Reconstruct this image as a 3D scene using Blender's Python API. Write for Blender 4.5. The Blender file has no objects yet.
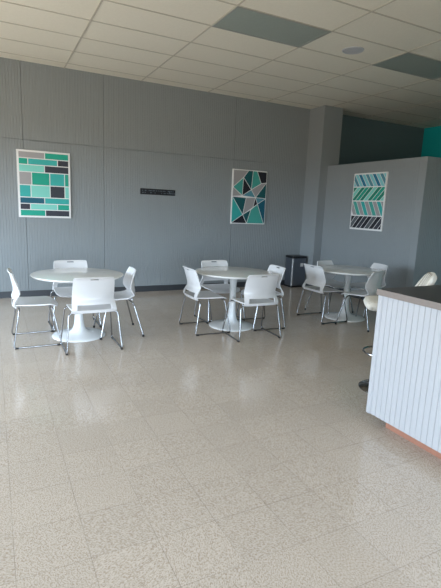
import bpy, bmesh, math, random
from mathutils import Vector, Matrix
random.seed(7)
S = bpy.context.scene
COL = S.collection
PI = math.pi

# ------------------------------------------------------------------ camera, world, light, exposure
YAW, PITCH, ROLL, CAM_H, FPX = 0.4712, 0.1888, 0.0415, 1.5443, 449.12
cam_d = bpy.data.cameras.new('camera'); cam = bpy.data.objects.new('camera', cam_d); COL.objects.link(cam)
fw = Vector((math.sin(YAW)*math.cos(PITCH), math.cos(YAW)*math.cos(PITCH), -math.sin(PITCH)))
r0 = Vector((math.cos(YAW), -math.sin(YAW), 0)); u0 = r0.cross(fw)
rr = math.cos(ROLL)*r0 + math.sin(ROLL)*u0; uu = -math.sin(ROLL)*r0 + math.cos(ROLL)*u0
M = Matrix((rr, uu, -fw)).transposed().to_4x4(); M.translation = Vector((0, 0, CAM_H)); cam.matrix_world = M
cam_d.sensor_fit = 'HORIZONTAL'; cam_d.sensor_width = 36; cam_d.lens = 36*FPX/441; cam_d.clip_start = 0.05
S.camera = cam
S.view_settings.view_transform = 'Standard'; S.view_settings.look = 'None'
S.view_settings.gamma = 1; S.view_settings.use_curve_mapping = False
S.view_settings.exposure = 0.28

SKY = (0.68, 0.84, 1.0); GROUND = (0.82, 0.69, 0.52); SKY_STRENGTH = 15.0
W = bpy.data.worlds.new('daylight'); S.world = W; W.use_nodes = True
nt = W.node_tree; nt.nodes.clear()
wo = nt.nodes.new('ShaderNodeOutputWorld'); bg = nt.nodes.new('ShaderNodeBackground')
tc = nt.nodes.new('ShaderNodeTexCoord'); sx = nt.nodes.new('ShaderNodeSeparateXYZ'); cr = nt.nodes.new('ShaderNodeValToRGB')
mp = nt.nodes.new('ShaderNodeMapRange'); mp.inputs[1].default_value = -1; mp.inputs[2].default_value = 1
nt.links.new(tc.outputs['Generated'], sx.inputs[0]); nt.links.new(sx.outputs[2], mp.inputs[0])
nt.links.new(mp.outputs[0], cr.inputs[0]); nt.links.new(cr.outputs[0], bg.inputs[0]); nt.links.new(bg.outputs[0], wo.inputs[0])
e = cr.color_ramp.elements
e[0].position = 0.47; e[0].color = tuple(c*0.36 for c in GROUND)+(1,)
e[1].position = 0.53; e[1].color = SKY+(1,)
bg.inputs[1].default_value = SKY_STRENGTH

# room extents (metres; x along the far wall, y towards it)
XL, XR, YN, YF, H = -3.2, 9.12, -3.0, 7.773, 3.566
# daylight openings: left wall and near wall  (a0, a1, z0, z1)
LEFT_OPEN = [(2.3, 3.9, 0.6, 2.6), (4.05, 5.65, 0.6, 2.6), (5.8, 7.2, 0.6, 2.6)]
NEAR_OPEN = [(-2.9, -0.75, 0.15, 2.3), (-0.6, 1.55, 0.15, 2.3), (1.7, 3.0, 0.15, 2.3)]
def portal(name, loc, rot, sxx, syy):
    l = bpy.data.lights.new(name, 'AREA'); l.shape = 'RECTANGLE'; l.size = sxx; l.size_y = syy; l.cycles.is_portal = True
    o = bpy.data.objects.new(name, l); COL.objects.link(o); o.location = loc; o.rotation_euler = rot
for a, b, c, d in LEFT_OPEN: portal('window_portal', (XL-0.16, (a+b)/2, (c+d)/2), (0, -PI/2, 0), d-c, b-a)
for a, b, c, d in NEAR_OPEN: portal('window_portal', ((a+b)/2, YN-0.16, (c+d)/2), (PI/2, 0, 0), b-a, d-c)

# ------------------------------------------------------------------ helpers
def srgb(r, g, b):
    f = lambda c: (c/255/12.92) if c/255 <= 0.04045 else ((c/255+0.055)/1.055)**2.4
    return (f(r), f(g), f(b), 1)
def mat(name, col, rough=0.5, metal=0.0, coat=0.0, noise=None, spec=0.5, bump=None):
    m = bpy.data.materials.new(name); m.use_nodes = True; n = m.node_tree; b = n.nodes['Principled BSDF']
    b.inputs['Base Color'].default_value = col; b.inputs['Roughness'].default_value = rough
    b.inputs['Metallic'].default_value = metal; b.inputs['Coat Weight'].default_value = coat
    b.inputs['Specular IOR Level'].default_value = spec
    if noise:
        sc, amt = noise
        t = n.nodes.new('ShaderNodeTexCoord'); no = n.nodes.new('ShaderNodeTexNoise'); no.inputs['Scale'].default_value = sc
        no.inputs['Detail'].default_value = 3
        mx = n.nodes.new('ShaderNodeMix'); mx.data_type = 'RGBA'
        mx.inputs[6].default_value = tuple(c*(1-amt) for c in col[:3])+(1,); mx.inputs[7].default_value = tuple(min(1, c*(1+amt)) for c in col[:3])+(1,)
        n.links.new(t.outputs['Object'], no.inputs['Vector']); n.links.new(no.outputs['Fac'], mx.inputs[0]); n.links.new(mx.outputs[2], b.inputs['Base Color'])
        if bump:
            bp = n.nodes.new('ShaderNodeBump'); bp.inputs['Strength'].default_value = bump; bp.inputs['Distance'].default_value = 0.002
            n.links.new(no.outputs['Fac'], bp.inputs['Height']); n.links.new(bp.outputs[0], b.inputs['Normal'])
    return m

def bm_obj(name, bm, mats, parent=None, smooth=False, kind=None):
    bmesh.ops.recalc_face_normals(bm, faces=bm.faces)
    me = bpy.data.meshes.new(name); bm.to_mesh(me); bm.free()
    if not isinstance(mats, (list, tuple)): mats = [mats]
    for m in mats: me.materials.append(m)
    if smooth:
        me.shade_smooth()
        try: me.set_sharp_from_angle(angle=math.radians(38))
        except Exception: pass
    o = bpy.data.objects.new(name, me); COL.objects.link(o)
    if parent: o.parent = parent
    if kind: o['kind'] = kind
    return o
def struct(name, bm, m, smooth=False): return bm_obj(name, bm, m, None, smooth, 'structure')
def thing(name, label, cat, loc=(0, 0, 0), rz=0.0, group=None):
    o = bpy.data.objects.new(name, None); COL.objects.link(o); o.location = loc; o.rotation_euler = (0, 0, rz)
    o.empty_display_size = 0.1
    o['label'] = label; o['category'] = cat
    if group: o['group'] = group
    return o
def kids(o): return [c for c in bpy.data.objects if c.parent == o]
def dup(root, loc, rz, label):
    def cp(o, par):
        c = o.copy(); COL.objects.link(c); c.parent = par
        for k in kids(o): cp(k, c)
        return c
    r = cp(root, None); r.location = loc; r.rotation_euler = (0, 0, rz); r['label'] = label
    return r
def box(bm, x0, x1, y0, y1, z0, z1, bevel=0.0, mi=0):
    r = bmesh.ops.create_cube(bm, size=1)
    vs = r['verts']
    for v in vs: v.co = Vector(((x0+x1)/2+v.co.x*(x1-x0), (y0+y1)/2+v.co.y*(y1-y0), (z0+z1)/2+v.co.z*(z1-z0)))
    fs = {f for v in vs for f in v.link_faces}
    if bevel:
        es = list({e for v in vs for e in v.link_edges})
        rb = bmesh.ops.bevel(bm, geom=es, offset=bevel, segments=2, profile=0.5, affect='EDGES')
        fs = set(rb['faces']) | {f for f in fs if f.is_valid}
    for f in fs:
        if f.is_valid: f.material_index = mi
    return bm
def quad(bm, pts, mi=0):
    f = bm.faces.new([bm.verts.new(p) for p in pts]); f.material_index = mi; return f
def lathe(bm, prof, seg=48, cx=0, cy=0, cap0=True, cap1=True):
    rings = [[bm.verts.new((cx+r*math.cos(2*PI*i/seg), cy+r*math.sin(2*PI*i/seg), z)) for i in range(seg)] for r, z in prof]
    for a, b in zip(rings, rings[1:]):
        for i in range(seg): bm.faces.new((a[i], a[(i+1) % seg], b[(i+1) % seg], b[i]))
    if cap0: bm.faces.new(rings[0][::-1])
    if cap1: bm.faces.new(rings[-1])
    return bm
def rounded(pts, rad, n=5, closed=False):
    """polyline with filleted corners"""
    P = [Vector(p) for p in pts]; out = []
    N = len(P)
    for i in range(N):
        if not closed and i in (0, N-1): out.append(P[i]); continue
        a, b, c = P[i-1], P[i], P[(i+1) % N]
        r = min(rad, (a-b).length*0.45, (c-b).length*0.45)
        p0 = b+(a-b).normalized()*r; p1 = b+(c-b).normalized()*r
        for k in range(n+1):
            t = k/n; out.append((1-t)**2*p0+2*t*(1-t)*b+t*t*p1)
    return out
def tube(bm, pts, r, seg=10, closed=False, cap=True):
    P = [Vector(p) for p in pts]; N = len(P); rings = []
    up = None
    for i in range(N):
        if closed: t = (P[(i+1) % N]-P[i-1]).normalized()
        else: t = (P[min(i+1, N-1)]-P[max(i-1, 0)]).normalized()
        if up is None: up = t.orthogonal().normalized()
        up = (up-t*up.dot(t)).normalized(); s = t.cross(up)
        rings.append([bm.verts.new(P[i]+r*(math.cos(2*PI*k/seg)*up+math.sin(2*PI*k/seg)*s)) for k in range(seg)])
    rng = range(N) if closed else range(N-1)
    for i in rng:
        a, b = rings[i], rings[(i+1) % N]
        for k in range(seg): bm.faces.new((a[k], a[(k+1) % seg], b[(k+1) % seg], b[k]))
    if not closed and cap: bm.faces.new(rings[0][::-1]); bm.faces.new(rings[-1])
    return bm
def shell_from_grid(bm, G, th, skip=None):
    """G[i][j] = Vector grid -> solid shell of thickness th; skip(i,j) leaves a cell open"""
    ni, nj = len(G), len(G[0])
    nor = [[None]*nj for _ in range(ni)]
    for i in range(ni):
        for j in range(nj):
            a = G[min(i+1, ni-1)][j]-G[max(i-1, 0)][j]; b = G[i][min(j+1, nj-1)]-G[i][max(j-1, 0)]
            nor[i][j] = a.cross(b).normalized()
    T = th if callable(th) else (lambda i, j: th)
    A = [[bm.verts.new(G[i][j]+nor[i][j]*T(i, j)/2) for j in range(nj)] for i in range(ni)]
    B = [[bm.verts.new(G[i][j]-nor[i][j]*T(i, j)/2) for j in range(nj)] for i in range(ni)]
    ok = lambda i, j: 0 <= i < ni-1 and 0 <= j < nj-1 and not (skip and skip(i, j))
    for i in range(ni-1):
        for j in range(nj-1):
            if not ok(i, j): continue
            bm.faces.new((A[i][j], A[i+1][j], A[i+1][j+1], A[i][j+1])); bm.faces.new((B[i][j], B[i][j+1], B[i+1][j+1], B[i+1][j]))
            if not ok(i-1, j): bm.faces.new((A[i][j], A[i][j+1], B[i][j+1], B[i][j]))
            if not ok(i+1, j): bm.faces.new((A[i+1][j], B[i+1][j], B[i+1][j+1], A[i+1][j+1]))
            if not ok(i, j-1): bm.faces.new((A[i][j], B[i][j], B[i+1][j], A[i+1][j]))
            if not ok(i, j+1): bm.faces.new((A[i][j+1], A[i+1][j+1], B[i+1][j+1], B[i][j+1]))
    bmesh.ops.remove_doubles(bm, verts=[v for v in bm.verts if not v.link_faces], dist=0)
    for v in [v for v in bm.verts if not v.link_faces]: bm.verts.remove(v)
    return bm
def interp(tab, t):
    for (a, va), (b, vb) in zip(tab, tab[1:]):
        if t <= b:
            k = (t-a)/(b-a) if b > a else 0; k = max(0, min(1, k))
            return tuple(x+(y-x)*k for x, y in zip(va, vb)) if isinstance(va, tuple) else va+(vb-va)*k
    return tab[-1][1]
def beadboard(bm, p0, d, n, length, z0, z1, period=0.0406, gw=0.008, depth=0.005, seams=(), seam_z=None, back=0.1):
    """vertical tongue-and-groove sheet starting at p0 running along d, face normal n"""
    d, n, p0 = Vector(d), Vector(n), Vector((p0[0], p0[1], 0))
    prof = [(0.0, 0.0)]; s = period/2
    while s < length-gw:
        w, dp = (gw, depth)
        for q in seams:
            if abs(q-s) < period/2: w, dp = 0.012, 0.015
        prof += [(s-w/2, 0), (s-w/5, -dp), (s+w/5, -dp), (s+w/2, 0)]
        s += period
    prof.append((length, 0))
    zs = [z0, z1]
    if seam_z: zs = [z0, seam_z-0.007, seam_z-0.0055, seam_z+0.0055, seam_z+0.007, z1]
    rows = []
    for k, z in enumerate(zs):
        off = -0.014 if (seam_z and k in (2, 3)) else 0
        rows.append([bm.verts.new(p0+d*a+n*(b+off)+Vector((0, 0, z))) for a, b in prof])
    for a, b in zip(rows, rows[1:]):
        for i in range(len(prof)-1): bm.faces.new((a[i], a[i+1], b[i+1], b[i]))
    # body behind the face
    q = [p0-n*back, p0+d*length-n*back]
    bl = [bm.verts.new(v+Vector((0, 0, z))) for v in q for z in (z0, z1)]
    bm.faces.new((bl[0], bl[1], bl[3], bl[2]))
    bm.faces.new((rows[0][0],)+tuple(r[0] for r in rows[1:])+(bl[1], bl[0]))
    bm.faces.new((bl[2], bl[3])+tuple(r[-1] for r in rows[::-1]))
    bm.faces.new(tuple(rows[-1])+(bl[3], bl[1])); bm.faces.new(tuple(rows[0][::-1])+(bl[0], bl[2]))
    return bm

# ------------------------------------------------------------------ materials
m_wall = mat('grey_painted_beadboard', srgb(136, 142, 145), 0.6, noise=(1.3, 0.03))
m_plainwall = mat('grey_painted_plaster', srgb(136, 142, 145), 0.7, noise=(2, 0.03))
m_darkwall = mat('dark_teal_grey_beadboard', srgb(92, 112, 118), 0.6, noise=(1.3, 0.03))  # darker teal-grey colour for the stretch of far wall past the column
m_teal = mat('teal_painted_wall', srgb(0, 178, 186), 0.6, noise=(2, 0.03))
m_base = mat('charcoal_vinyl_baseboard', srgb(52, 55, 60), 0.45, noise=(9, 0.08))
m_grid = mat('ceiling_grid_painted_metal', srgb(186, 181, 169), 0.5, noise=(5, 0.03))
m_lens = mat('grey_prismatic_lens', srgb(152, 162, 157), 0.35, noise=(60, 0.12))
m_lframe = mat('grey_fixture_metal', srgb(150, 154, 150), 0.4, noise=(5, 0.03))
m_speaker = mat('white_speaker_grille', srgb(182, 184, 190), 0.5, noise=(150, 0.12))
m_white = mat('white_moulded_plastic', srgb(212, 211, 212), 0.32, noise=(30, 0.012))
m_wtable = mat('white_glossy_laminate', srgb(232, 232, 230), 0.16, coat=0.3, noise=(6, 0.012))
m_wlac = mat('white_lacquered_metal', srgb(236, 237, 238), 0.2, coat=0.4, noise=(6, 0.012))
m_chrome = mat('chrome', srgb(152, 152, 154), 0.14, 1.0, noise=(12, 0.03))
m_rubber = mat('black_rubber', srgb(26, 26, 28), 0.6, noise=(40, 0.1))
m_cwhite = mat('white_painted_beadboard', srgb(180, 180, 183), 0.45, noise=(3, 0.015))
m_ctop = mat('dark_slate_laminate', srgb(62, 60, 60), 0.28, noise=(70, 0.3))
m_cedge = mat('taupe_laminate_edge', srgb(128, 116, 108), 0.4, noise=(60, 0.06))
m_copper = mat('copper_coloured_toe_kick', srgb(168, 116, 94), 0.5, noise=(14, 0.12))
m_cream = mat('cream_leatherette', srgb(222, 217, 206), 0.38, noise=(60, 0.03), bump=0.15)
m_steel = mat('brushed_dark_steel', srgb(120, 126, 136), 0.34, 0.85, noise=(25, 0.06))
m_bright = mat('polished_steel_edge', srgb(235, 236, 238), 0.25, 0.6, noise=(25, 0.03))
m_black = mat('black_plastic', srgb(22, 23, 26), 0.4, noise=(25, 0.08))
m_sign = mat('black_sign_board', srgb(14, 18, 26), 0.4, noise=(25, 0.06))
m_signtxt = mat('pale_sign_lettering', srgb(96, 106, 116), 0.5, noise=(25, 0.03))
m_frame = mat('white_canvas_edge', srgb(226, 226, 226), 0.6, noise=(40, 0.02))
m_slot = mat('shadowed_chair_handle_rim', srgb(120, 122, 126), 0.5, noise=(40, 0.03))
m_mullion = mat('dark_bronze_window_frame', srgb(60, 58, 55), 0.4, 0.5, noise=(9, 0.04))
def pal(name, r, g, b): return mat(name, srgb(r, g, b), 0.6, noise=(35, 0.03))
INK = {'green': pal('green_ink', 8, 156, 134), 'teal': pal('teal_ink', 48, 166, 162), 'mint': pal('mint_ink', 124, 204, 192), 'grey': pal('grey_ink', 156, 154, 156),
       'dark': pal('charcoal_ink', 46, 50, 62), 'navy': pal('navy_ink', 0, 88, 110), 'deep': pal('deep_green_ink', 0, 82, 88), 'sea': pal('sea_green_ink', 66, 160, 150),
       'black': pal('black_ink', 18, 22, 34), 'blue': pal('dusty_blue_ink', 80, 140, 156), 'sky': pal('pale_blue_ink', 130, 200, 206), 'ocean': pal('ocean_blue_ink', 24, 116, 150),
       'jade': pal('jade_ink', 0, 128, 106), 'slate': pal('slate_ink', 84, 90, 96)}

def floor_material():
    m = bpy.data.materials.new('speckled_vinyl_floor_tile'); m.use_nodes = True; n = m.node_tree; L = n.links; b = n.nodes['Principled BSDF']
    N = lambda t: n.nodes.new(t)
    t = N('ShaderNodeTexCoord'); sp = N('ShaderNodeSeparateXYZ'); L.new(t.outputs['Object'], sp.inputs[0])
    def mth(op, a, bb=None, c=None):
        q = N('ShaderNodeMath'); q.operation = op
        for i, v in enumerate((a, bb, c)):
            if v is None: continue
            if hasattr(v, 'links'): L.new(v, q.inputs[i])
            else: q.inputs[i].default_value = v
        return q.outputs[0]
    T = 0.3048
    ux = mth('DIVIDE', mth('SUBTRACT', sp.outputs[0], 0.0147), T); uy = mth('DIVIDE', mth('SUBTRACT', sp.outputs[1], 2.0843), T)
    ix, iy = mth('FLOOR', ux), mth('FLOOR', uy)
    fx = mth('ABSOLUTE', mth('SUBTRACT', mth('FRACT', ux), 0.5)); fy = mth('ABSOLUTE', mth('SUBTRACT', mth('FRACT', uy), 0.5))
    edge = mth('MAXIMUM', fx, fy)
    cmb = N('ShaderNodeCombineXYZ'); L.new(ix, cmb.inputs[0]); L.new(iy, cmb.inputs[1])
    wn = N('ShaderNodeTexWhiteNoise'); wn.noise_dimensions = '3D'; L.new(cmb.outputs[0], wn.inputs[0])
    # chips: each tile has its own grain direction and offset, stretched noise
    vr = N('ShaderNodeVectorRotate'); vr.rotation_type = 'Z_AXIS'; L.new(t.outputs['Object'], vr.inputs[0])
    par = mth('MULTIPLY', mth('ROUND', mth('MULTIPLY', wn.outputs[0], 3)), PI/4); L.new(mth('ADD', par, 0.4), vr.inputs['Angle'])
    va = N('ShaderNodeVectorMath'); va.operation = 'MULTIPLY_ADD'; va.inputs[1].default_value = (1, 1.7, 1); L.new(vr.outputs[0], va.inputs[0]); L.new(wn.outputs[1], va.inputs[2])
    n1 = N('ShaderNodeTexNoise'); n1.inputs['Scale'].default_value = 105; n1.inputs['Detail'].default_value = 4; n1.inputs['Roughness'].default_value = 0.65; L.new(va.outputs[0], n1.inputs[0])
    r1 = N('ShaderNodeValToRGB'); L.new(n1.outputs[0], r1.inputs[0]); E = r1.color_ramp.elements
    E[0].position = 0.36; E[0].color = srgb(162, 144, 128); E[1].position = 0.60; E[1].color = srgb(205, 193, 181)
    x = E.new(0.43); x.color = srgb(181, 167, 152); x = E.new(0.5); x.color = srgb(193, 180, 167)
    n2 = N('ShaderNodeTexNoise'); n2.inputs['Scale'].default_value = 0.7; n2.inputs['Detail'].default_value = 3; L.new(t.outputs['Object'], n2.inputs[0])
    # tile to tile tone
    tone = mth('ADD', mth('MULTIPLY', wn.outputs[0], 0.06), mth('ADD', mth('MULTIPLY', n2.outputs[0], 0.10), 0.89))
    mulc = N('ShaderNodeVectorMath'); mulc.operation = 'SCALE'; L.new(r1.outputs[0], mulc.inputs[0]); L.new(tone, mulc.inputs['Scale'])
    # seam
    n3 = N('ShaderNodeTexNoise'); n3.inputs['Scale'].default_value = 2.5; L.new(t.outputs['Object'], n3.inputs[0])
    thr = mth('SUBTRACT', 0.5, mth('MULTIPLY', mth('ADD', 0.15, n3.outputs[0]), 0.0055))
    seam = mth('MULTIPLY', mth('GREATER_THAN', edge, thr), mth('MULTIPLY', n3.outputs[0], 0.85))
    mx = N('ShaderNodeMix'); mx.data_type = 'RGBA'; L.new(seam, mx.inputs[0]); L.new(mulc.outputs[0], mx.inputs[6]); mx.inputs[7].default_value = srgb(96, 86, 76)
    L.new(mx.outputs[2], b.inputs['Base Color'])
    rn = N('ShaderNodeMapRange'); L.new(n2.outputs[0], rn.inputs[0]); rn.inputs[1].default_value = 0.3; rn.inputs[2].default_value = 0.7; rn.inputs[3].default_value = 0.10; rn.inputs[4].default_value = 0.15
    L.new(rn.outputs[0], b.inputs['Roughness'])
    n4 = N('ShaderNodeTexNoise'); n4.inputs['Scale'].default_value = 9; n4.inputs['Detail'].default_value = 1; L.new(t.outputs['Object'], n4.inputs[0])
    bp = N('ShaderNodeBump'); bp.inputs['Strength'].default_value = 0.25; bp.inputs['Distance'].default_value = 0.0012
    L.new(n4.outputs[0], bp.inputs['Height']); L.new(bp.outputs[0], b.inputs['Normal'])
    b.inputs['Specular IOR Level'].default_value = 0.5
    return m
m_floor = floor_material()
m_ceil = mat('fissured_ceiling_tile', srgb(226, 222, 210), 0.9, noise=(45, 0.05), bump=0.4, spec=0.2)

# ------------------------------------------------------------------ room shell
CX0, CX1, CY = 5.809, 6.262, 7.313
bm = bmesh.new(); box(bm, XL-0.15, XR+0.15, YN-0.15, YF+0.15, -0.12, 0); struct('floor', bm, m_floor)
bm = bmesh.new(); box(bm, XL-0.15, XR+0.15, YN-0.15, YF+0.15, H, H+0.12); struct('ceiling', bm, m_ceil)
# suspended grid of T bars (2 ft x 4 ft), faces a few mm below the tiles
bm = bmesh.new(); gx0, gy0 = 1.1014, 7.4943
k = math.ceil((XL-gx0)/1.2192)
while gx0+1.2192*k < XR:
    x = gx0+1.2192*k; box(bm, x-0.009, x+0.009, YN, YF, H-0.006, H); k += 1
j = 0
while gy0-0.6096*j > YN:
    y = gy0-0.6096*j; box(bm, XL, XR, y-0.009, y+0.009, H-0.0055, H); j += 1
struct('trim_1', bm, m_grid)
bm = bmesh.new(); beadboard(bm, (XL, YF), (1, 0, 0), (0, -1, 0), CX0+0.1-XL, 0, H, seams=[1.68-XL+1.2192*q for q in (-3, -1, 0, 2)], seam_z=2.447); struct('wall_far', bm, m_wall)
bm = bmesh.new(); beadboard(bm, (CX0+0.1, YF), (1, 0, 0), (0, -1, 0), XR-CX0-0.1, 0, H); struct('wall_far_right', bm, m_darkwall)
bm = bmesh.new(); box(bm, XR, XR+0.12, YN, YF, 0, H); struct('wall_right', bm, m_teal)
def wall_with_openings(name, axis, c0, c1, s0, s1, ops):
    bm = bmesh.new()
    def bx(a, b, z0, z1):
        if b-a < 1e-4: return
        if axis == 'x': box(bm, c0, c1, a, b, z0, z1)
        else: box(bm, a, b, c0, c1, z0, z1)
    bx(s0, s1, 0, ops[0][2]); bx(s0, s1, ops[0][3], H); cur = s0
    for a, b, z0, z1 in ops: bx(cur, a, z0, z1); cur = b
    bx(cur, s1, ops[0][2], ops[0][3])
    return struct(name, bm, m_plainwall)
wall_with_openings('wall_left', 'x', XL-0.12, XL, YN, YF, LEFT_OPEN)
wall_with_openings('wall_near', 'y', YN-0.12, YN, XL, XR, NEAR_OPEN)
wi = 1
for ops, ax in ((LEFT_OPEN, 'x'), (NEAR_OPEN, 'y')):
    for a, b, z0, z1 in ops:
        bm = bmesh.new(); w = 0.045
        for (p, q, r, s) in ((a, b, z0, z0+w), (a, b, z1-w, z1), (a, a+w, z0+w, z1-w), (b-w, b, z0+w, z1-w)):
            if ax == 'x': box(bm, XL-0.09, XL-0.03, p, q, r, s)
            else: box(bm, p, q, YN-0.09, YN-0.03, r, s)
        struct('window_%d' % wi, bm, m_mullion); wi += 1
# square column in the corner
bm = bmesh.new(); box(bm, CX0, CX1, CY, YF-0.001, 0, H-0.001); struct('wall_column', bm, m_plainwall)
# free-standing partition block, lower than the ceiling
PX, PY, PH = 6.0, 4.985, 2.452
bm = bmesh.new()
beadboard(bm, (PX, PY), (0, 1, 0), (-1, 0, 0), CY-PY, 0, PH, back=0.12)
struct('wall_partition', bm, m_wall)
bm = bmesh.new(); beadboard(bm, (PX+0.0005, PY-0.003), (1, 0, 0), (0, -1, 0), XR-PX-0.002, 0, PH, back=0.12); struct('wall_partition_end', bm, m_wall)
# baseboards
def bb(name, x0, x1, y0, y1):
    bm = bmesh.new(); box(bm, x0, x1, y0, y1, 0, 0.105, 0.003); struct(name, bm, m_base)
bb('baseboard_far', XL, CX0-0.009, YF-0.009, YF-0.001)
bb('baseboard_column', CX0-0.009, CX0, CY, YF-0.001)
bb('baseboard_column_front', CX0, PX, CY-0.009, CY)
bb('baseboard_partition', PX-0.009, PX-0.0005, PY-0.003, CY-0.01)
bb('baseboard_end', PX-0.009, XR, PY-0.0115, PY-0.0035)

# ------------------------------------------------------------------ ceiling fixtures
def troffer(x0, y1, label):
    x1, y0 = x0+1.2192, y1-0.6096
    t = thing('ceiling_light', label, 'light', ((x0+x1)/2, (y0+y1)/2, H), 0, 'unlit ceiling light panels')
    hx, hy = 0.6096, 0.3048; w = 0.022
    bm = bmesh.new()
    for (a, b, c, d) in ((-hx, hx, -hy, -hy+w), (-hx, hx, hy-w, hy), (-hx, -hx+w, -hy+w, hy-w), (hx-w, hx, -hy+w, hy-w)):
        box(bm, a, b, c, d, -0.012, 0)
    bm_obj('frame', bm, m_lframe, t)
    bm = bmesh.new(); box(bm, -hx+w, hx-w, -hy+w, hy-w, -0.008, 0); bm_obj('diffuser', bm, m_lens, t)
gy = lambda r: gy0-0.6096*(4-r)
gx = lambda k: gx0+1.2192*k
troffer(gx(1), gy(0), 'unlit grey lens ceiling light nearer the left, above the middle table')
troffer(gx(3), gy(0), 'unlit grey lens ceiling light at the right edge, beyond the round speaker')
t = thing('ceiling_speaker', 'round white speaker grille set in a ceiling tile between the two light panels', 'speaker', (4.16, 4.775, H))
bm = bmesh.new(); lathe(bm, [(0.135, 0), (0.135, -0.006), (0.128, -0.012), (0.118, -0.012), (0.112, -0.006), (0.112, 0)], 40); bm_obj('rim', bm, m_speaker, t, True)
bm = bmesh.new(); lathe(bm, [(0.112, 0), (0.112, -0.008), (0.08, -0.011), (0.03, -0.012)], 40); bm_obj('grille', bm, m_speaker, t, True)

# ------------------------------------------------------------------ wall art
def art_board(name, label, origin, ex, n, w, h, polys, th=0.03, inset=0.0045):
    """polys: list of (ink, [(u,v)..]) with v down from the top-left corner"""
    ex, n, origin = Vector(ex), Vector(n), Vector(origin)
    t = thing(name, label, 'wall art', origin+ex*w/2)
    o = -ex*w/2
    P = lambda u, v, d: o+ex*u*w-Vector((0, 0, v*h))+n*d
    bm = bmesh.new()
    r = [[bm.verts.new(P(u, v, d)) for (u, v) in ((0, 0), (1, 0), (1, 1), (0, 1))] for d in (0.001, th)]
    bm.faces.new(r[0]); bm.faces.new(r[1])
    for i in range(4): bm.faces.new((r[0][i], r[0][(i+1) % 4], r[1][(i+1) % 4], r[1][i]))
    es = [e for e in bm.edges]; bmesh.ops.bevel(bm, geom=es, offset=0.003, segments=2, affect='EDGES')
    bm_obj('canvas', bm, m_frame, t)
    inks = []; bm = bmesh.new()
    for ink, pts in polys:
        if ink not in inks: inks.append(ink)
        c = Vector((sum(p[0] for p in pts)/len(pts)*w, sum(p[1] for p in pts)/len(pts)*h, 0))
        Q = [Vector((p[0]*w, p[1]*h, 0)) for p in pts]; m_ = len(Q)
        area = sum(Q[i].x*Q[(i+1) % m_].y-Q[(i+1) % m_].x*Q[i].y for i in range(m_))
        if area < 0: Q.reverse()
        out = []
        for i in range(m_):
            a, b, cc = Q[i-1], Q[i], Q[(i+1) % m_]
            d1 = (b-a).normalized(); d2 = (cc-b).normalized()
            n1 = Vector((-d1.y, d1.x, 0)); n2 = Vector((-d2.y, d2.x, 0)); bis = n1+n2
            k = inset/max(0.25, (1+n1.dot(n2)))
            out.append(b+bis*k)
        lo = [bm.verts.new(P(q.x/w, q.y/h, th)) for q in out]; hi = [bm.verts.new(P(q.x/w, q.y/h, th+0.0015)) for q in out]
        f = bm.faces.new(hi); f.material_index = inks.index(ink)
        for i in range(m_):
            f = bm.faces.new((lo[i], lo[(i+1) % m_], hi[(i+1) % m_], hi[i])); f.material_index = inks.index(ink)
    bm_obj('print', bm, [INK[i] for i in inks], t)
    return t
def R_(ink, u0, u1, v0, v1): return (ink, [(u0, v0), (u1, v0), (u1, v1), (u0, v1)])
rows1 = [(.022, .118, [('grey', .03, .515), ('green', .515, .97)]), (.118, .213, [('green', .03, .2), ('teal', .2, .755), ('dark', .755, .97)]),
         (.213, .32, [('mint', .03, .505), ('dark', .505, .97)]), (.32, .512, [('grey', .03, .26), ('green', .26, .6), ('teal', .6, .885), ('green', .885, .97)]),
         (.512, .695, [('teal', .03, .24), ('mint', .24, .6), ('dark', .6, .885), ('mint', .885, .97)]), (.695, .79, [('navy', .03, .49), ('teal', .49, .97)]),
         (.79, .882, [('dark', .03, .22), ('mint', .22, .735), ('green', .735, .97)]), (.882, .978, [('green', .03, .5), ('dark', .5, .97)])]
art_board('wall_art', 'white canvas of teal, mint and charcoal bricks in rows, leftmost on the long grey wall', (0.372, YF, 2.3), (1, 0, 0), (0, -1, 0), 0.78, 1.02,
          [R_(i, a, b, v0, v1) for v0, v1, c in rows1 for i, a, b in c], inset=0.0062)
def q2(x, y):   # pixel in the studied crop -> board fraction
    v = (y-117)/(502-117-0.0); xl = 92-12*v; xr = 343-24*v; top = 110+15*(x-90)/255
    v = (y-top)/(505-top); xl = 90-12*v; xr = 345-23*v
    return ((x-xl)/(xr-xl), v)
A, B, C_, D_ = (95, 116), (342, 131), (320, 501), (81, 499)
a, b, c, ee, f, g, h, i_, jj, kk, ll, m_, nn, oo, qq = (205, 120), (238, 122), (268, 125), (167, 170), (92, 238), (158, 300), (224, 256), (255, 312), (298, 212), (338, 206), (331, 318), (88, 306), (187, 314), (162, 437), (190, 501)
s1, s2, s3 = (222, 398), (270, 359), (314, 501)
polys2 = [('grey', [A, a, ee, f]), ('sea', [f, ee, g]), ('black', [ee, h, g]), ('deep', [a, b, h, ee]), ('sea', [b, c, jj, h]), ('black', [c, B, kk, jj]),
          ('grey', [jj, kk, i_, h]), ('deep', [kk, ll, i_]), ('blue', [h, i_, g]), ('grey', [f, g, m_]), ('deep', [m_, nn, oo]), ('grey', [nn, i_, (236, 384), oo]),
          ('black', [i_, s2, (236, 384)]), ('blue', [i_, ll, s2]), ('teal', [m_, oo, D_]), ('black', [oo, qq, D_]), ('deep', [oo, s1, qq]), ('sea', [s1, s2, s3, qq]), ('navy', [ll, C_, s3, s2])]
art_board('wall_art', 'white canvas of angular teal, grey and black shards, on the long wall near the column', (4.10, YF, 2.285), (1, 0, 0), (0, -1, 0), 0.765, 1.025,
          [(k_, [q2(*p_) for p_ in pp]) for k_, pp in polys2], inset=0.006)
polys3 = []
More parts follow.
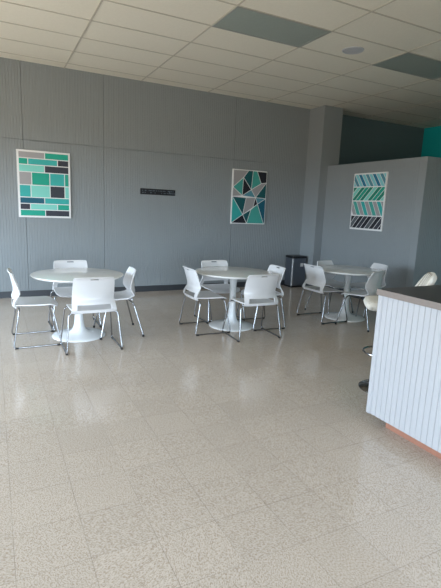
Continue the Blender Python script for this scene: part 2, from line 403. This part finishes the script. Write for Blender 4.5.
def clip(pts, u0, u1):
    def half(P, f):
        out = []
        for i in range(len(P)):
            a, b = P[i], P[(i+1) % len(P)]; fa, fb = f(a), f(b)
            if fa >= 0: out.append(a)
            if fa*fb < 0: t = fa/(fa-fb); out.append((a[0]+(b[0]-a[0])*t, a[1]+(b[1]-a[1])*t))
        return out
    P = half(pts, lambda p: p[0]-u0)
    return half(P, lambda p: u1-p[0]) if len(P) > 2 else []
for v0, v1, sh, per, inks_ in ((.02, .238, .2, .107, ['sky', 'ocean', 'sky', 'blue']), (.245, .485, -.30, .125, ['jade', 'mint', 'jade', 'green']), (.492, .742, .17, .123, ['sea', 'grey', 'teal', 'grey']), (.75, .975, -.24, .135, ['black', 'slate', 'black', 'dark'])):
    for q in range(-4, 12):
        u = q*per+0.03
        pts = clip([(u, v0), (u+per, v0), (u+per+sh, v1), (u+sh, v1)], .022, .978)
        if len(pts) > 2 and (max(p[0] for p in pts)-min(p[0] for p in pts)) > 0.03:
            ar = abs(sum(pts[i][0]*pts[(i+1) % len(pts)][1]-pts[(i+1) % len(pts)][0]*pts[i][1] for i in range(len(pts))))/2
            if ar > 0.004: polys3.append((inks_[q % 4], pts))
# seen from the room (facing +x) left is +y
art_board('wall_art', 'white canvas of four slanted chevron bands, on the low partition beside the column', (PX, 6.515, 2.262), (0, -1, 0), (-1, 0, 0), 0.785, 1.0, polys3, inset=0.0058)

# narrow sign
t = thing('wall_sign', 'narrow black sign with two tiny rows of pale lettering on the grey wall', 'sign', (2.636, YF, 1.777))
bm = bmesh.new(); box(bm, -0.322, 0.322, -0.012, -0.001, -0.05, 0.05, 0.002); bm_obj('board', bm, m_sign, t)
bm = bmesh.new(); random.seed(3)
for z in (0.018, -0.018):
    x = -0.29
    while x < 0.29:
        w = random.choice((0.012, 0.018, 0.025))
        if random.random() < 0.8 and not (z < 0 and -0.02 < x < 0.05): box(bm, x, x+w, -0.0135, -0.012, z-0.007, z+0.007)
        x += w+random.choice((0.008, 0.012, 0.02))
for s in (-1, 1):
    tube(bm, [(0.215-0.018, -0.0135, -0.025*s), (0.215+0.018, -0.0135, 0.022*s)], 0.0035, 6)
bm_obj('lettering', bm, m_signtxt, t)

# ------------------------------------------------------------------ tables
ZT = 0.732
def make_table(label, x, y):
    t = thing('round_table', label, 'table', (x, y, 0), 0, 'round white pedestal tables')
    R = 0.513
    bm = bmesh.new(); lathe(bm, [(R-0.05, ZT-0.03), (R-0.02, ZT-0.026), (R-0.004, ZT-0.014), (R, ZT-0.006), (R-0.003, ZT-0.0012), (R-0.008, ZT)], 96); bm_obj('table_top', bm, m_wtable, t, True)
    bm = bmesh.new()
    prof = [(0.3038, 0.0), (0.3038, 0.006), (0.298, 0.012), (0.27, 0.019), (0.22, 0.028), (0.155, 0.038), (0.108, 0.052), (0.08, 0.074), (0.064, 0.105), (0.055, 0.15), (0.050, 0.2),
            (0.046, 0.27), (0.043, 0.35), (0.043, 0.43), (0.042, 0.5), (0.046, 0.57), (0.053, 0.63), (0.062, 0.68), (0.068, ZT-0.034)]
    lathe(bm, prof, 64); bm_obj('pedestal', bm, m_wlac, t, True)
    bm = bmesh.new(); lathe(bm, [(0.12, ZT-0.036), (0.12, ZT-0.0302)], 32); bm_obj('mounting_plate', bm, m_chrome, t)
    return t
T1 = make_table('round white pedestal table at the left, nearest the brick pattern canvas', 0.855, 5.325)
T2, T3 = (2.807, 5.15), (4.69, 5.049)
dup(T1, T2+(0,), 0, 'round white pedestal table in the middle of the three, below the shard pattern canvas')
dup(T1, T3+(0,), 0, 'round white pedestal table at the right, nearest the column and counter')

# ------------------------------------------------------------------ chairs
def side_profile(t, tab): return interp(tab, t)
def add_frame(t, sled):
    for s in (-1, 1):
        if sled:
            pts = [(0.245*s, 0.16, 0.418), (0.285*s, 0.245, 0.011), (0.285*s, -0.235, 0.011), (0.25*s, -0.165, 0.418)]
            path = [Vector((0.12*s, 0.16, 0.418))]+rounded(pts, 0.04, 6)[0:]+[Vector((0.12*s, -0.165, 0.418))]
            path = rounded([(0.10*s, 0.155, 0.421), pts[0], pts[1], pts[2], pts[3], (0.10*s, -0.16, 0.421)], 0.035, 6)
            bm = bmesh.new(); tube(bm, path, 0.0082, 10); fr = bm_obj('sled_leg', bm, m_chrome, t, True)
            for y in (-0.205, 0.215):
                bm = bmesh.new(); box(bm, 0.285*s-0.011, 0.285*s+0.011, y-0.02, y+0.02, 0.0, 0.017, 0.003); bm_obj('foot_glide', bm, m_rubber, fr)
        else:
            for y0, y1 in ((0.15, 0.235), (-0.15, -0.26)):
                path = rounded([(0.09*s, y0*0.85, 0.415), (0.215*s, y0, 0.410), (0.278*s, y1, 0.012)], 0.07, 7)
                bm = bmesh.new(); tube(bm, path, 0.009, 10); lg = bm_obj('leg', bm, m_chrome, t, True)
                bm = bmesh.new(); lathe(bm, [(0.013, 0), (0.013, 0.022), (0.009, 0.026)], 14, 0.278*s, y1); bm_obj('foot_glide', bm, m_rubber, lg, True)
    bm = bmesh.new()
    for y in (0.155, -0.16): tube(bm, [(-0.12, y, 0.421), (0.12, y, 0.421)], 0.008, 8)
    box(bm, -0.1, 0.1, -0.17, 0.165, 0.424, 0.430)
    bm_obj('under_seat_bracket', bm, m_chrome, t, True)
def seat_bm(wr, wf, yr, yf, zc, dish, lift_rear=0.0):
    NI, NJ = 22, 18; G = []
    for i in range(NI+1):
        v = i/NI; y = yr+(yf-yr)*v
        row = []
        for j in range(NJ+1):
            u = -1+2*j/NJ
            hw = (wr+(wf-wr)*v)
            # round the plan corners
            cv = max(0, (v-0.80)/0.20); cr_ = 1-0.16*cv*cv
            x = u*hw*cr_
            yy = y-0.025*max(0, (v-0.75)/0.25)*abs(u)**3
            z = zc+dish*(abs(u)**2.5)*(1-0.4*v)-0.006*math.sin(PI*v)-0.030*max(0, (v-0.78)/0.22)**2+lift_rear*max(0, (0.18-v)/0.18)**2
            row.append(Vector((x, yy, z)))
        G.append(row)
    bm = bmesh.new(); shell_from_grid(bm, G, 0.014); return bm
def make_chair_a(label, x, y, rz, group):
    t = thing('stacking_chair', label, 'chair', (x, y, 0), rz, group)
    bm = seat_bm(0.222, 0.228, -0.212, 0.238, 0.443, 0.014); s_ = bm_obj('seat', bm, m_white, t, True)
    # back: side edge profile and centre profile (y, by height)
    edge = [(0.428, -0.190), (0.45, -0.208), (0.48, -0.205), (0.52, -0.180), (0.57, -0.150), (0.60, -0.152), (0.68, -0.180), (0.76, -0.208), (0.79, -0.222), (0.804, -0.245)]
    cent = [(0.428, -0.222), (0.52, -0.222), (0.57, -0.205), (0.62, -0.205), (0.70, -0.220), (0.78, -0.236), (0.80, -0.252)]
    wid = [(0.428, 0.232), (0.50, 0.222), (0.57, 0.212), (0.66, 0.212), (0.76, 0.208), (0.785, 0.204), (0.80, 0.196)]
    zs = [0.428, 0.438, 0.448, 0.458, 0.475, 0.495, 0.512, 0.525, 0.54, 0.555, 0.57, 0.585, 0.60, 0.62, 0.64, 0.66, 0.68, 0.70, 0.72, 0.74, 0.755, 0.766, 0.773, 0.787, 0.794, 0.80]
    us = [-1, -0.965, -0.9, -0.82, -0.76, -0.62, -0.48, -0.34, -0.24, -0.20, -0.1, 0, 0.1, 0.20, 0.24, 0.34, 0.48, 0.62, 0.76, 0.82, 0.9, 0.965, 1]
    G = []
    for z in zs:
        row = []
        for u in us:
            w = interp(wid, z); ye, yc = interp(edge, z), interp(cent, z); k = abs(u)**2.6
            dz = -0.006*abs(u)**6 if z > 0.79 else 0
            row.append(Vector((u*w, yc+(ye-yc)*k, z+dz)))
        G.append(row)
    def skip(i, j):
        zc_, uc = (zs[i]+zs[i+1])/2, (us[j]+us[j+1])/2
        return (0.458 < zc_ < 0.512 and abs(uc) < 0.76) or (0.773 < zc_ < 0.787 and abs(uc) < 0.2)
    bm = bmesh.new(); shell_from_grid(bm, G, 0.011, skip); bk = bm_obj('backrest', bm, m_white, t, True)
    yh = -0.236; bm = bmesh.new()
    tube(bm, rounded([(-0.043, yh, 0.772), (0.043, yh, 0.772), (0.043, yh-0.004, 0.788), (-0.043, yh-0.004, 0.788)], 0.007, 4, True), 0.0034, 6, True)
    bm_obj('handle_rim', bm, m_slot, bk, True)
    add_frame(t, True)
    return t
def make_chair_b(label, x, y, rz, group):
    t = thing('shell_chair', label, 'chair', (x, y, 0), rz, group)
    # one continuous profile: front lip -> seat -> curve -> back top   (y, z, half width, edge lift dy, dz)
    prof = [(0.00, (0.235, 0.418, 0.200, 0.0, 0.000)), (0.04, (0.222, 0.438, 0.212, 0.0, 0.002)), (0.12, (0.16, 0.444, 0.222, 0.0, 0.006)), (0.26, (0.04, 0.438, 0.224, 0.0, 0.014)),
            (0.38, (-0.08, 0.434, 0.214, 0.0, 0.024)), (0.46, (-0.155, 0.440, 0.200, 0.012, 0.034)), (0.52, (-0.200, 0.468, 0.196, 0.030, 0.022)), (0.58, (-0.208, 0.515, 0.204, 0.060, 0.006)),
            (0.64, (-0.200, 0.565, 0.214, 0.080, 0.0)), (0.72, (-0.194, 0.62, 0.212, 0.070, 0.0)), (0.82, (-0.192, 0.69, 0.196, 0.045, 0.0)), (0.92, (-0.195, 0.75, 0.178, 0.022, -0.002)),
            (1.00, (-0.200, 0.794, 0.158, 0.006, -0.006))]
    NI, NJ = 46, 18; G = []
    for i in range(NI+1):
        v = i/NI
        def sm(v): return interp(prof, max(0, min(1, v)))
        s = [sum(q)/3 for q in zip(sm(v-0.015), sm(v), sm(v+0.015))]
        G.append([Vector(((-1+2*j/NJ)*s[2], s[0]+s[3]*abs(-1+2*j/NJ)**2.2, s[1]+s[4]*abs(-1+2*j/NJ)**2.2)) for j in range(NJ+1)])
    bm = bmesh.new(); shell_from_grid(bm, G, 0.012); bm_obj('seat_shell', bm, m_white, t, True)
    add_frame(t, False)
    return t
GA, GB = 'white stacking chairs with chrome sled legs', 'white moulded shell chairs with four chrome legs'
# rz: 0 faces +y (the far wall), -90 faces +x, 90 faces -x, 180 faces the camera
d2 = math.radians
chA = make_chair_a('white chrome-legged chair at the left table, seen side on at the photo left edge', 0.37, 5.27, d2(-90), GA)
dup(chA, (0.90, 4.835, 0), d2(0), 'white chrome-legged chair at the left table with its back square to the viewer')
dup(chA, (0.875, 5.80, 0), d2(180), 'white chair on the far side of the left table, facing the viewer')
dup(chA, (2.385, 5.12, 0), d2(-91), 'white chair at the left side of the middle table')
dup(chA, (2.825, 5.56, 0), d2(180), 'white chair on the far side of the middle table, facing the viewer')
dup(chA, (2.82, 4.645, 0), d2(-2), 'white chair at the middle table with its back to the viewer')
dup(chA, (3.205, 5.075, 0), d2(86), 'white chair at the right side of the middle table, in front of the waste bin')
dup(chA, (4.28, 5.09, 0), d2(-89), 'white chair at the left side of the right-hand table, nearest the waste bin')
chB = make_chair_b('white shell chair at the right side of the left-hand table', 1.30, 5.31, d2(87), GB)
dup(chB, (4.73, 5.44, 0), d2(188), 'white shell chair behind the left half of the right-hand table, by the column')
dup(chB, (5.20, 5.14, 0), d2(82), 'white shell chair beyond the right-hand table, nearest the partition')
dup(chB, (4.60, 4.61, 0), d2(18), 'white shell chair at the right-hand table, half hidden by the counter stool')

# ------------------------------------------------------------------ waste bin
t = thing('waste_bin', 'dark steel step bin with black lid standing against the wall by the column', 'bin', (5.58, 7.575, 0))
bm = bmesh.new(); box(bm, -0.17, 0.17, -0.12, 0.12, 0.035, 0.60, 0.012); bm_obj('body', bm, m_steel, t)
bm = bmesh.new(); box(bm, -0.178, 0.178, -0.128, 0.125, 0.60, 0.645, 0.012); bm_obj('lid', bm, m_black, t)
bm = bmesh.new(); box(bm, -0.173, 0.173, -0.123, 0.122, 0.0, 0.035, 0.006); bm_obj('base', bm, m_black, t)
bm = bmesh.new(); box(bm, -0.176, -0.146, -0.128, -0.112, 0.036, 0.60, 0.005); bm_obj('corner_strip', bm, m_bright, t)
bm = bmesh.new(); box(bm, -0.01, 0.10, -0.16, -0.12, 0.018, 0.034, 0.004); bm_obj('pedal', bm, m_black, t)
bm = bmesh.new(); box(bm, 0.03, 0.10, -0.1225, -0.12, 0.43, 0.50, 0.0008); bm_obj('sticker', bm, m_white, t)

# ------------------------------------------------------------------ counter
X0, YE, ZU = 2.43, 2.285, 0.985
t = thing('counter', 'white beadboard service counter with dark top at the right edge', 'counter', (X0, YE, 0))
X1, Y1 = 1.05, -2.6          # local extents (towards +x and -y)
bm = bmesh.new(); beadboard(bm, (0, Y1), (0, 1, 0), (-1, 0, 0), -Y1-0.03, 0.098, ZU, period=0.0438, gw=0.007, depth=0.004, back=0.02); bm_obj('front_panel', bm, m_cwhite, t)
bm = bmesh.new(); beadboard(bm, (0.021, -0.001), (1, 0, 0), (0, 1, 0), X1-0.06, 0.098, ZU, period=0.0438, gw=0.007, back=0.02); bm_obj('end_panel', bm, m_cwhite, t)
bm = bmesh.new(); box(bm, -0.006, 0.021, -0.03, 0.004, 0.095, ZU, 0.003); bm_obj('corner_trim', bm, m_cwhite, t)
bm = bmesh.new(); box(bm, 0.021, X1-0.05, Y1+0.02, -0.022, 0.10, ZU-0.001); bm_obj('carcass', bm, m_cwhite, t)
bm = bmesh.new(); box(bm, 0.10, X1-0.12, Y1+0.1, -0.10, 0.0, 0.0975); bm_obj('toe_kick', bm, m_copper, t)
bm = bmesh.new(); box(bm, -0.010, X1, Y1-0.02, 0.020, ZU, ZU+0.043, 0.0); 
for f in bm.faces: f.material_index = 0 if f.normal.z > 0.5 else 1
bm_obj('countertop', bm, [m_ctop, m_cedge], t)

# ------------------------------------------------------------------ bar stool (faces away from the counter's end, to the left)
t = thing('bar_stool', 'cream channelled bar stool on a chrome pedestal behind the counter', 'stool', (3.08, 2.75, 0), math.atan2(0.64, -0.77)-PI/2)
bm = bmesh.new(); lathe(bm, [(0.204, 0), (0.204, 0.008), (0.195, 0.014), (0.14, 0.024), (0.07, 0.038), (0.035, 0.055)], 56); bm_obj('base', bm, m_chrome, t, True)
bm = bmesh.new(); lathe(bm, [(0.03, 0.05), (0.03, 0.36), (0.024, 0.362), (0.019, 0.364), (0.019, 0.70), (0.05, 0.70), (0.05, 0.712)], 28); bm_obj('column', bm, m_chrome, t, True)
bm = bmesh.new(); ring = []
for k in range(28):
    a_ = -2.5+5.0*k/27; ring.append((0.165*math.sin(a_), 0.03+0.165*math.cos(a_), 0.34))
tube(bm, [(-0.02, -0.015, 0.34)]+ring+[(0.02, -0.015, 0.34)], 0.009, 8); lathe(bm, [(0.034, 0.32), (0.034, 0.36)], 24); bm_obj('footrest', bm, m_chrome, t, True)
bm = bmesh.new(); tube(bm, [(0.02, 0, 0.695), (0.16, 0.02, 0.69), (0.20, 0.02, 0.70)], 0.005, 8); bm_obj('lever', bm, m_chrome, t, True)
def padded(bm, prof, half, th, ribs, NI=36, NJ=64):
    G = []
    for i in range(NI+1):
        y, z, hw, lift, dy = interp(prof, i/NI)
        G.append([Vector(((-1+2*j/NJ)*hw, y+dy*abs(-1+2*j/NJ)**2.5, z+lift*abs(-1+2*j/NJ)**2.5)) for j in range(NJ+1)])
    def T(i, j):
        u = -1+2*j/NJ; v = i/NI
        e_ = math.sqrt(max(0.02, 1-abs(u)**10))*math.sqrt(max(0.03, 1-abs(2*v-1)**8))
        return th*e_*(0.45+0.55*min(1, 2.2*abs(math.sin(PI*ribs*(u+1)/2))))
    shell_from_grid(bm, G, T); return bm
sp_ = [(0, (0.205, 0.745, 0.17, 0.0, -0.03)), (0.15, (0.19, 0.775, 0.19, 0.005, -0.015)), (0.5, (0.03, 0.775, 0.2, 0.01, 0)), (0.85, (-0.13, 0.77, 0.195, 0.02, 0)), (1, (-0.20, 0.80, 0.19, 0.02, 0.01))]
bm = bmesh.new(); padded(bm, sp_, 0.2, 0.085, 7); bm_obj('seat', bm, m_cream, t, True)
bp_ = [(0, (-0.17, 0.79, 0.18, 0.0, 0.01)), (0.3, (-0.215, 0.87, 0.175, 0.0, 0.03)), (0.65, (-0.262, 0.965, 0.155, 0, 0.03)), (0.9, (-0.298, 1.05, 0.13, -0.02, 0.02)), (1, (-0.31, 1.082, 0.10, -0.03, 0.01))]
bm = bmesh.new(); padded(bm, bp_, 0.2, 0.06, 5); bk_ = bm_obj('backrest', bm, m_cream, t, True)
m_seam = mat('taupe_stitching', srgb(150, 140, 126), 0.7, noise=(60, 0.05))
for q in (-0.6, -0.2, 0.2, 0.6):
    bm = bmesh.new()
    for sd in (-1, 1):
        pts = []
        for k in range(17):
            y, z, hw, lift, dy = interp(bp_, 0.04+0.92*k/16); tq = Vector((0, -0.45, 1)).normalized(); nn_ = Vector((0, tq.z, -tq.y))
            pts.append(Vector((q*hw, y+dy*abs(q)**2.5, z+lift*abs(q)**2.5))+nn_*sd*0.024)
        tube(bm, pts, 0.006, 6)
    bm_obj('stitching', bm, m_seam, bk_, True)
